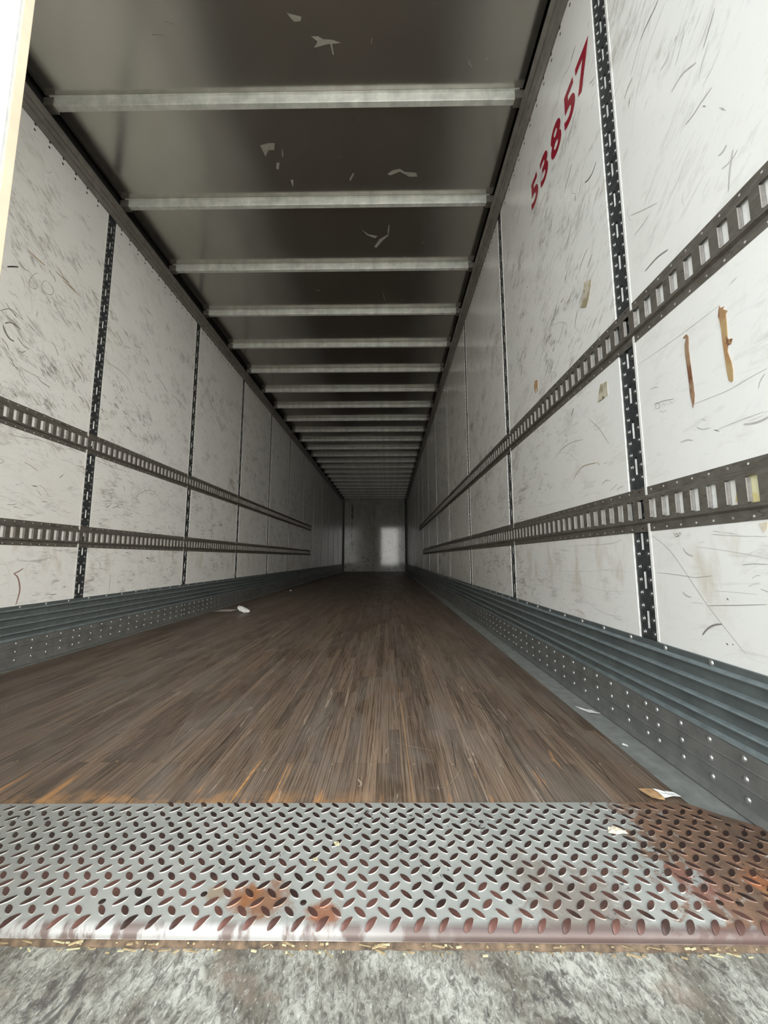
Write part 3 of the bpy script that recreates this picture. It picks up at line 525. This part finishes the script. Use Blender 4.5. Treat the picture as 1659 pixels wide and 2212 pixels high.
# ---- e-track rails
def track(name, X, s, z0, y0, y1, label):
    root = empty(name, (0, y0, z0))
    c = .0508; n = int((y1-y0)/c); F, H = X+s*.0012, X+s*.0095
    zl = [-.0655, -.0425, -.037, -.0285, .0285, .037, .0425, .0655]
    g = MB(); sw = .0132  # half slot width
    def q(pts, m=0): g.poly([(x, y, z) for x, y, z in pts], m)
    def hole(x, ya, yb, za, zb, yc, zc, r):
        # rectangle with an octagonal hole
        oc = [(yc+r*math.cos(math.pi/8+math.pi/4*k), zc+r*math.sin(math.pi/8+math.pi/4*k)) for k in range(8)]
        R4 = [(yb, zb), (ya, zb), (ya, za), (yb, za)]
        for i in range(4):
            a, b = oc[2*i], oc[2*i+1]; c2 = oc[(2*i+2) % 8]; p = R4[i]; p2 = R4[(i+1) % 4]
            q([(x, *a), (x, *p), (x, *b)]); q([(x, *b), (x, *p), (x, *p2), (x, *c2)])
    for k in range(n):
        ya = k*c; yb = ya+c; ym = ya+c/2
        # flanges
        if k % 9 != 4:
            hole(F, ya, yb, zl[0], zl[1], ym+.012, -.056, .0030); hole(F, ya, yb, zl[6], zl[7], ym+.012, .056, .0030)
        else:
            q([(F,ya,zl[0]),(F,yb,zl[0]),(F,yb,zl[1]),(F,ya,zl[1])]); q([(F,ya,zl[6]),(F,yb,zl[6]),(F,yb,zl[7]),(F,ya,zl[7])])
            g.dome((F, ym+.012, -.056), .004, .002, (s,0,0), 8, 1, 1); g.dome((F, ym+.012, .056), .004, .002, (s,0,0), 8, 1, 1)
        # sloped webs and raised face
        q([(F,ya,zl[1]),(F,yb,zl[1]),(H,yb,zl[2]),(H,ya,zl[2])]); q([(F,ya,zl[6]),(F,yb,zl[6]),(H,yb,zl[5]),(H,ya,zl[5])])
        q([(H,ya,zl[2]),(H,yb,zl[2]),(H,yb,zl[3]),(H,ya,zl[3])]); q([(H,ya,zl[4]),(H,yb,zl[4]),(H,yb,zl[5]),(H,ya,zl[5])])
        q([(H,ya,zl[3]),(H,ym-sw,zl[3]),(H,ym-sw,zl[4]),(H,ya,zl[4])]); q([(H,ym+sw,zl[3]),(H,yb,zl[3]),(H,yb,zl[4]),(H,ym+sw,zl[4])])
        # curled lips on both sides of the slot
        for sg in (-1, 1):
            pr = [(ym+sg*sw, H), (ym+sg*(sw-.0010), H-s*.0012), (ym+sg*(sw-.0022), H-s*.0050), (ym+sg*(sw-(.0038 if sg > 0 else .0024)), F+s*.0008)]
            for (p0, x0_), (p1, x1_) in zip(pr, pr[1:]): q([(x0_, p0, zl[3]+.002), (x1_, p1, zl[3]+.004), (x1_, p1, zl[4]-.004), (x0_, p0, zl[4]-.002)], 1)
    L = n*c
    for za, zb in ((zl[0], zl[7]),): q([(X,0,za),(F,0,za),(F,0,zb),(X,0,zb)]); q([(X,L,za),(F,L,za),(F,L,zb),(X,L,zb)])
    for y in (0, L): q([(F,y,zl[1]),(H,y,zl[2]),(H,y,zl[5]),(F,y,zl[6])])
    for z in (zl[0], zl[7]): q([(X,0,z),(F,0,z),(F,L,z),(X,L,z)])
    o = g.build('slotted_rail', [M['track'], M['lip']], root)
    tag(root, label, 'e-track rail', 'slotted cargo rails along the walls')
M['lip'] = mat_galv('worn_slot_lip', (.24, .22, .20), .5, .25, 60, .25)
track('cargo_rail', XR, -1, .684, .62, 8.55, 'long brown slotted cargo rail, lower of the two on the right wall')
track('cargo_rail', XR, -1, 1.267, .62, 9.42, 'long brown slotted cargo rail, upper of the two on the right wall')
track('cargo_rail', XL, 1, .676, .62, 9.40, 'long brown slotted cargo rail, lower of the two on the left wall')
track('cargo_rail', XL, 1, 1.267, .62, 9.44, 'long brown slotted cargo rail, upper of the two on the left wall')
# ---- scuff plates
def scuff(X, s, side, j0):
    root = empty('scuff_plate', (0, 0, 0)); B = .005
    prof = [(.0006, ZS+.001), (B, ZS), (B, .289)]; tops = []
    for z in (.282, .244, .206, .168):
        prof += [(B, z+.0075), (B+.007, z+.0040), (B+.0090, z), (B+.007, z-.0038), (B-.003, z-.0055), (B-.0015, z-.014)]; tops += [len(prof)-6, len(prof)-5]
    prof += [(B, .145), (B+.006, .139), (B+.006, .134), (B+.0025, .130)]; tops += [len(prof)-4, len(prof)-3]; low = len(prof)-2
    for z in (.096, .055): prof += [(B+.0025, z+.004), (B+.0045, z+.0015), (B+.001, z-.002), (B+.0025, z-.004)]
    prof += [(B+.0025, .016), (B+.008, .008), (B+.013, .0008)]
    g = MB(); g.extrude_y([(X+s*d, z) for d, z in prof], .62, YN-.06, 0)
    for i in range(len(g.m)): g.m[i] = 1 if i in tops else (2 if i > low else 0)  # upper faces of the ridges take the paler steel
    g.build('corrugated_sheet', [M['scuffsteel'], M['scuffpale'], M['scufflow']], root, smooth=22, recalc=False)
    rv = []; y = j0
    cols = []
    k = -2
    while True:
        J = j0+1.22*k
        if J > 15.9: break
        cols += [J-.024, J+.024]+[J+.024+.0902*i for i in range(1, 13)]; k += 1
    ymin = .83 if s < 0 else 1.85
    pts = [(y, z) for y in cols if ymin-.3 < y < YN-.1 and y > .64 for z in (.116, .075, .034)]
    top = [(J, .296) for J in [j0-.077+.1525*i for i in range(-4, 98)] if .64 < J < YN-.1]
    allp = sorted(pts, key=lambda p: p[0]+(10 if p[0] < ymin else 0)); big = allp[:80]; tb = sorted(top, key=lambda p: p[0]+(10 if p[0] < ymin else 0)); tbig = tb[:20]
    for y, z in big: rivet_obj('rivet', ('s', side), root, (X+s*(B+.0022), y, z), .0078, .0046, (s,0,0), 10, False, M['rivet2'])
    for y, z in tbig: rivet_obj('rivet', ('s', side), root, (X+s*(B-.0003), y, z), .0078, .0046, (s,0,0), 10, False, M['rivet2'])
    q = MB()
    for y, z in allp[80:]: q.dome((X+s*(B+.0022), y, z), .0076, .0044, (s,0,0), 6, 2)
    for y, z in tb[20:]: q.dome((X+s*(B-.0003), y, z), .0076, .0044, (s,0,0), 6, 2)
    q.build('rivet', M['rivet2'], root, smooth=50)['kind'] = 'stuff'
    tag(root, 'ribbed grey steel scuff plate with rows of rivets along the foot of the %s wall' % side, 'scuff plate', 'scuff plates at the foot of the walls')
scuff(XR, -1, 'right', 1.184); scuff(XL, 1, 'left', 2.386)
# ---- roof bows
bow0 = None
for k, y in enumerate(BOWS):
    if bow0 is None:
        root = empty('roof_bow', (0, 0, 0)); z1 = 3.052; z0 = 3.002
        prof = [(-.012, z1), (-.012, z1-.0015), (0, z1-.0025), (.001, z0+.003), (.003, z0), (.030, z0), (.033, z0+.003), (.034, z0+.016), (.032, z0+.016), (.031, z0+.004), (.028, z0+.002), (.005, z0+.002), (.003, z1)]
        g = MB(); g.extrude_x(prof, XL+.050, XR-.050, 0, True, True); b1 = g.build('channel', M['bow'], root)
        ends = []
        for xa, xb in ((XL+.018, XL+.075), (XR-.075, XR-.018)):
            q = MB(); q.box(xa, xb, -.006, .040, z0-.004, z0+.0005, 0, .001); q.box(xa, xb, -.008, -.003, z0-.004, z1-.004, 0, .001); ends.append(q.build('end_bracket', M['rail'], root))
        bow0 = (b1, ends)
    else:
        root = empty('roof_bow', (0, 0, 0))
        for src in [bow0[0]]+bow0[1]: c = src.copy(); COL.objects.link(c); c.parent = root
    root.location = (0, y, 0)
    lab = 'galvanised steel roof bow across the ceiling, nearest the doors and widest in view' if k == 0 else ('galvanised roof bow, last one before the nose wall' if k == 23 else 'galvanised steel roof bow across the ceiling, %s from the doors' % ORD[k])
    tag(root, lab, 'roof bow', 'steel bows under the roof sheet')
# ---- tread plate sill
root = empty('tread_plate', (0, 0, 0)); T = .0035
def rect_far(x):
    if x < .59: return .918+.019*(x+.9)/1.5
    if x < .66: return .937-.002*(x-.59)/.07
    return .935-.085*((x-.66)/.10)**.8
NX = 120; xs = [XL+(XR-XL)*i/NX for i in range(NX+1)]; yn = .645; R = .0113
g = MB()
prof = [(None, 0)]+[(yn, 1)]
rows = []
rows.append([(x, rect_far(x), -.001) for x in xs]); rows.append([(x, rect_far(x)-.0015, T*.9) for x in xs])
for t in (.02, .34, .66, 1.0): rows.append([(x, rect_far(x)-.003+(yn+.0-rect_far(x)+.003)*t, T) for x in xs])
for k in range(1, 7):
    a = math.radians(17*k); rows.append([(x, yn-R*math.sin(a)*1.15, T-R*(1-math.cos(a))*1.1) for x in xs])
rows.append([(x, yn-R*1.15, -.012) for x in xs])
n = NX+1; vs = [p for r_ in rows for p in r_]; fs = [(j*n+i, j*n+i+1, (j+1)*n+i+1, (j+1)*n+i) for j in range(len(rows)-1) for i in range(NX)]
g.add(vs, fs, 0)
# lugs: two families at 45 degrees on a 36.2 x 32 mm lattice
ax, by = .0362, .032; rr = random.Random(2)
def lug(cx, cy, sg):
    L, Wd, Hh = .0124*rr.uniform(.92, 1.05), .0039*rr.uniform(.88, 1.12), .0013
    d = Vector((1, sg)).normalized(); nn = Vector((-d.y, d.x))
    def pos(u, v, h):
        x = cx+d.x*u+nn.x*v; y = cy+d.y*u+nn.y*v; z = T+h
        if y < yn:
            a = (yn-y)/R
            if a > 1.5: a = 1.5
            y2 = yn-(R+h)*math.sin(a)*1.15; z = T-R*(1-math.cos(a))*1.1+h*math.cos(a); return (x, y2, z)
        return (x, y, z)
    o = []; i_ = []
    for k in range(12):
        t = 2*math.pi*k/12; cu, sv = math.cos(t), math.sin(t)
        o.append(pos(L*cu*(1), Wd*1.35*sv*(1-.25*cu*cu), 0)); i_.append(pos(L*.965*cu, Wd*1.2*sv*(1-.26*cu*cu), Hh))
    g.add(o+i_, [(k, (k+1) % 12, 12+(k+1) % 12, 12+k) for k in range(12)], 0)
    g.add([pos(0, 0, Hh*1.1)]+i_, [(0, 1+k, 1+(k+1) % 12) for k in range(12)], 1)
SCREWS = [(-.716,.869),(-.462,.871),(-.135,.866),(.189,.867),(-.455,.675),(-.136,.676),(.189,.681),(-.30,.69),(.653,.868),(.687,.862),(.519,.682),(.548,.680)]
for i in range(-52, 28):
    for j in range(-6, 7):
        for sg, ox, oy in ((-1, 0, 0), (1, .5, .5)):
            x = -.118+(i+ox)*ax; y = .787+(j+oy)*by-.002*0
            if x < XL+.02 or x > XR-.012 or y < yn-.010 or y > rect_far(x)-.008: continue
            if any((x-a)**2+(y-b)**2 < .017**2 for a, b in SCREWS): continue
            lug(x, y, sg)
g.build('diamond_plate', [M['plate'], M['lug']], root, smooth=30, recalc=False)
for a, b in SCREWS:
    q = MB(); q.dome((a, b, T-.0004), .0088, .0010, (0,0,1), 16, 2, 0, True)
    q.build('screw', [M['screw'], M['sill']], root, smooth=50)
tag(root, 'worn grey diamond tread plate sill, rusted at its right end, below the wooden floor', 'tread plate')
# ---- splintered timber edge below the tread plate
g = MB(); rr = random.Random(9); pr = []
N = 150
for i in range(N+1):
    x = XL+.1+(XR-XL-.12)*i/N
    pr.append([(x, .642, -.019), (x, .642, -.0125), (x, .634+rr.uniform(-.0008, .0008), -.0125+rr.uniform(-.0006, .0006)), (x, .631+rr.uniform(-.0012, .0012), -.0155), (x, .6285+rr.uniform(-.0015, .0015), -.0198)])
for a, b in zip(pr, pr[1:]):
    for k in range(4): g.poly([a[k], b[k], b[k+1], a[k+1]])
tag(g.build('timber_edge', M['bark'], smooth=30), 'thin splintered brown timber strip under the rolled edge of the tread plate', 'timber strip')
g = MB(); rr = random.Random(4)
for k in range(190):
    x = rr.uniform(-.75, .74); y = rr.gauss(.6275, .003); L = rr.choice([.001, .0015, .002, .003, .004, .009]); a = rr.gauss(0, .35); w = rr.uniform(.0004, .0013); z = -.0198 if y < .6275 else -.0148
    if y < .612 or y > .6312: continue
    c, s_ = math.cos(a), math.sin(a)
    pts = [(x-L*c+w*s_, y-L*s_-w*c, z), (x+L*c+w*s_, y+L*s_-w*c, z), (x+L*c-w*s_, y+L*s_+w*c, z), (x-L*c-w*s_, y-L*s_+w*c, z)]
    top = [(p[0], p[1], z+w*1.2) for p in pts]
    g.add(pts+top, [(4,5,6,7),(0,1,5,4),(1,2,6,5),(2,3,7,6),(3,0,4,7)], 0 if rr.random() < .35 else 1)
tag(g.build('wood_splinters', [M['yellow'], M['chip']]), 'yellow wood splinters and crumbs scattered along the seam below the tread plate', 'wood splinters', None, 'stuff')
# ---- rear door leaf, closed, seen on its free edge
root = empty('trailer_door', (0, .50, 0)); xd = -.572
g = MB(); g.box(XL-.05, xd, -.025, .000, -.02, 3.02, 0, .002); g.build('door_panel', M['white'], root)
g = MB(); g.box(XL-.05, xd-.002, .000, .003, -.02, 3.02, 0); g.build('gasket', M['gasket'], root)
g = MB(); g.box(XL-.02, xd-.0005, .003, .020, -.02, 3.02, 0, .0015); g.build('edge_strip', M['cream'], root)['label'] = 'cream edging of the door leaf'
q = MB()
for z in (.3, 1.3, 2.3): q.box(xd-.14, xd-.08, -.048, -.025, z-.03, z+.03, 0, .003)
seg = 12
vs = [(xd-.11+.012*math.cos(2*math.pi*k/seg), -.050+.012*math.sin(2*math.pi*k/seg), z) for z in (.02, 2.98) for k in range(seg)]
q.add(vs, [(k, (k+1) % seg, seg+(k+1) % seg, seg+k) for k in range(seg)]+[tuple(range(seg)), tuple(range(2*seg-1, seg-1, -1))]); q.build('lock_rod', M['rivet'], root, smooth=40)
tag(root, 'closed white rear door leaf with a cream edge at the far left of the view', 'trailer door')
# ---- fleet number on the right wall
root = empty('fleet_number', (0, 0, 0))
DG = [('5', 1.754, 1.848, 2.358, 2.502), ('3', 1.632, 1.724, 2.358, 2.500), ('8', 1.492, 1.598, 2.353, 2.500), ('5', 1.366, 1.462, 2.353, 2.508), ('7', 1.248, 1.352, 2.358, 2.509)]
for ch, ya, yb, za, zb in DG:
    cu = bpy.data.curves.new('digit', 'FONT'); cu.body = ch; cu.size = 1; cu.offset = .028; cu.extrude = .0; cu.resolution_u = 6
    tmp = bpy.data.objects.new('tmp', cu); COL.objects.link(tmp); bpy.context.view_layer.update()
    me = bpy.data.meshes.new_from_object(tmp.evaluated_get(bpy.context.evaluated_depsgraph_get())); bpy.data.objects.remove(tmp, do_unlink=True)
    xs_ = [v.co.x for v in me.vertices]; ys_ = [v.co.y for v in me.vertices]; x0, x1, y0, y1 = min(xs_), max(xs_), min(ys_), max(ys_)
    for v in me.vertices:
        u = (v.co.x-x0)/(x1-x0); w = (v.co.y-y0)/(y1-y0); v.co = (XR-.0013, yb-(yb-ya)*u, za+(zb-za)*w)
    me.materials.clear(); me.materials.append(M['red']); o = bpy.data.objects.new('digit', me); COL.objects.link(o); o.parent = root
tag(root, 'dark red painted fleet number 53857 high on the right wall', 'number')
# ---- handwriting on the left wall
root = empty('marker_writing', (0, 0, 0))
for pts in (SIX, ZERO):
    g = MB(); g.ribbon(pts, .0026, lambda y, z: (XL+.0009, y, z), 0); g.build('handwritten_digit', M['pencil'], root, recalc=False)
tag(root, 'thin handwritten 60 in grey marker on the nearest left wall panel', 'handwriting')
# ---- glued-on remains on the right wall
def patch(name, pts, mat, label, cat, group=None, off=.0010, th=.0006, X=XR, s=-1):
    g = MB(); A = [(X+s*(off+th), y, z) for y, z in pts]; B = [(X+s*.0002, y, z) for y, z in pts]; n = len(pts)
    g.poly(A); g.add(A+B, [(i, (i+1) % n, n+(i+1) % n, n+i) for i in range(n)])
    tag(g.build(name, mat), label, cat, group)
patch('tape_residue', TAPE1, M['tape_b'], 'narrow reddish brown strip of old tape on the right wall, left of the tan one', 'tape')
patch('tape_residue', TAPE2, M['tape_t'], 'curled tan strip of old tape with torn flaps on the right wall between the rails', 'tape')
patch('torn_label', STK1, M['stk'], 'ragged speckled label remnant between the rails, left of the nearest right-hand post', 'label remnant')
patch('torn_label', STK2, M['stk'], 'torn yellowish label remnant on the right wall above the upper rail', 'label remnant')
patch('torn_label', STK3, M['card'], 'tiny brown label scrap on the right wall, just above the upper rail deeper inside', 'label remnant')
patch('torn_label', STK4, M['beige'], 'small pointed beige scrap under the lower right rail at the picture edge', 'label remnant')
patch('torn_label', STK5, M['ytape'], 'yellow label showing through the two nearest slots of the lower right rail', 'label remnant')
# ---- litter on the floor
def scrap(name, pts, mat, label, cat, z=.001, lift=.004, seed=1, th=.0006):
    # small sheet with buckled surface and a real thickness
    rr = random.Random(seed); cx = sum(p[0] for p in pts)/len(pts); cy = sum(p[1] for p in pts)/len(pts)
    P = []
    for a, b in zip(pts, pts[1:]+pts[:1]): P += [a, ((a[0]+b[0])/2, (a[1]+b[1])/2)]
    n = len(P); top = [(x, y, z+th+rr.random()*lift) for x, y in P]; mid = [(cx+(x-cx)*.5, cy+(y-cy)*.5, z+th+rr.random()*lift) for x, y in P]
    bot = [(x, y, q-th) for x, y, q in top]; g = MB()
    g.add(top+mid+[(cx, cy, z+th+lift*.5)]+bot, [(i, (i+1) % n, n+(i+1) % n, n+i) for i in range(n)]+[(n+i, n+(i+1) % n, 2*n) for i in range(n)]+[(2*n+1+i, 2*n+1+(i+1) % n, (i+1) % n, i) for i in range(n)]+[tuple(range(2*n+1, 3*n+1))])
    return tag(g.build(name, mat), label, cat)
# crumpled white paper
g = MB(); bm = bmesh.new(); bmesh.ops.create_icosphere(bm, subdivisions=3, radius=1); rr = random.Random(7)
for v in bm.verts:
    k = 1+.16*math.sin(v.co.x*9+v.co.z*7)+rr.uniform(-.12, .12); v.co = Vector((-1.478+v.co.x*.052*k+v.co.z*-.02, 3.99+v.co.y*.035*k, .030+max(-.9, v.co.z)*.030*k-(v.co.x*.012)))
g.add([v.co[:] for v in bm.verts], [[v.index for v in f.verts] for f in bm.faces]); bm.free()
g.box(-1.434, -1.408, 3.97, 4.0, .002, .024, 0, .004)
tag(g.build('crumpled_paper', M['paper']), 'small crumpled white paper lying on the wooden floor toward the left wall', 'paper')
scrap('card_strip', [(-1.80,4.03),(-1.62,4.05),(-1.60,4.20),(-1.78,4.17)], M['greyp'], 'flat pale grey strip of card on the floor beside the left scuff plate', 'card', .001, .003, 2)
scrap('paper_crumb', [(-1.62,6.42),(-1.60,6.42),(-1.60,6.46),(-1.62,6.46)], M['paper'], 'tiny white crumb of paper far in on the floor near the left wall', 'paper', .001, .03, 3, .002)
scrap('paper_scrap', [(.683,1.50),(.722,1.44),(.712,1.475),(.735,1.425),(.700,1.435)], M['paper'], 'small torn white paper scrap on the right-hand steel floor strip', 'paper', 0, .006, 4)
scrap('torn_cardboard', [(.580,.978),(.610,.975),(.622,.955),(.616,.941),(.588,.942)], M['card'], 'torn orange-tan cardboard piece at the upper right corner of the tread plate', 'cardboard', .0035, .006, 5)
scrap('torn_paper', [(.610,.970),(.626,.962),(.640,.972),(.655,.945),(.616,.941)], M['paper'], 'torn white paper piece against the tan cardboard beside the tread plate', 'paper', .006, .007, 6)
scrap('paper_scrap', [(.430,.833),(.437,.848),(.450,.852),(.462,.845),(.468,.832),(.448,.830)], M['beige'], 'beige paper scrap lying on the right part of the tread plate', 'paper', .005, .003, 7)
scrap('paper_chip', [(.680,1.210),(.690,1.212),(.692,1.198),(.684,1.196)], M['paper'], 'tiny white chip on the steel floor strip, nearer than the torn paper scrap', 'paper', 0, .003, 8)
scrap('wood_crumb', [(-.106,.803),(-.098,.806),(-.094,.795),(-.101,.792)], M['yellow'], 'small yellow crumb on the middle of the tread plate, the farther of two', 'wood crumb', .0045, .004, 9)
scrap('wood_crumb', [(-.137,.762),(-.130,.764),(-.128,.755),(-.135,.754)], M['yellow'], 'small yellow crumb on the middle of the tread plate, the nearer of two', 'wood crumb', .0045, .004, 10)
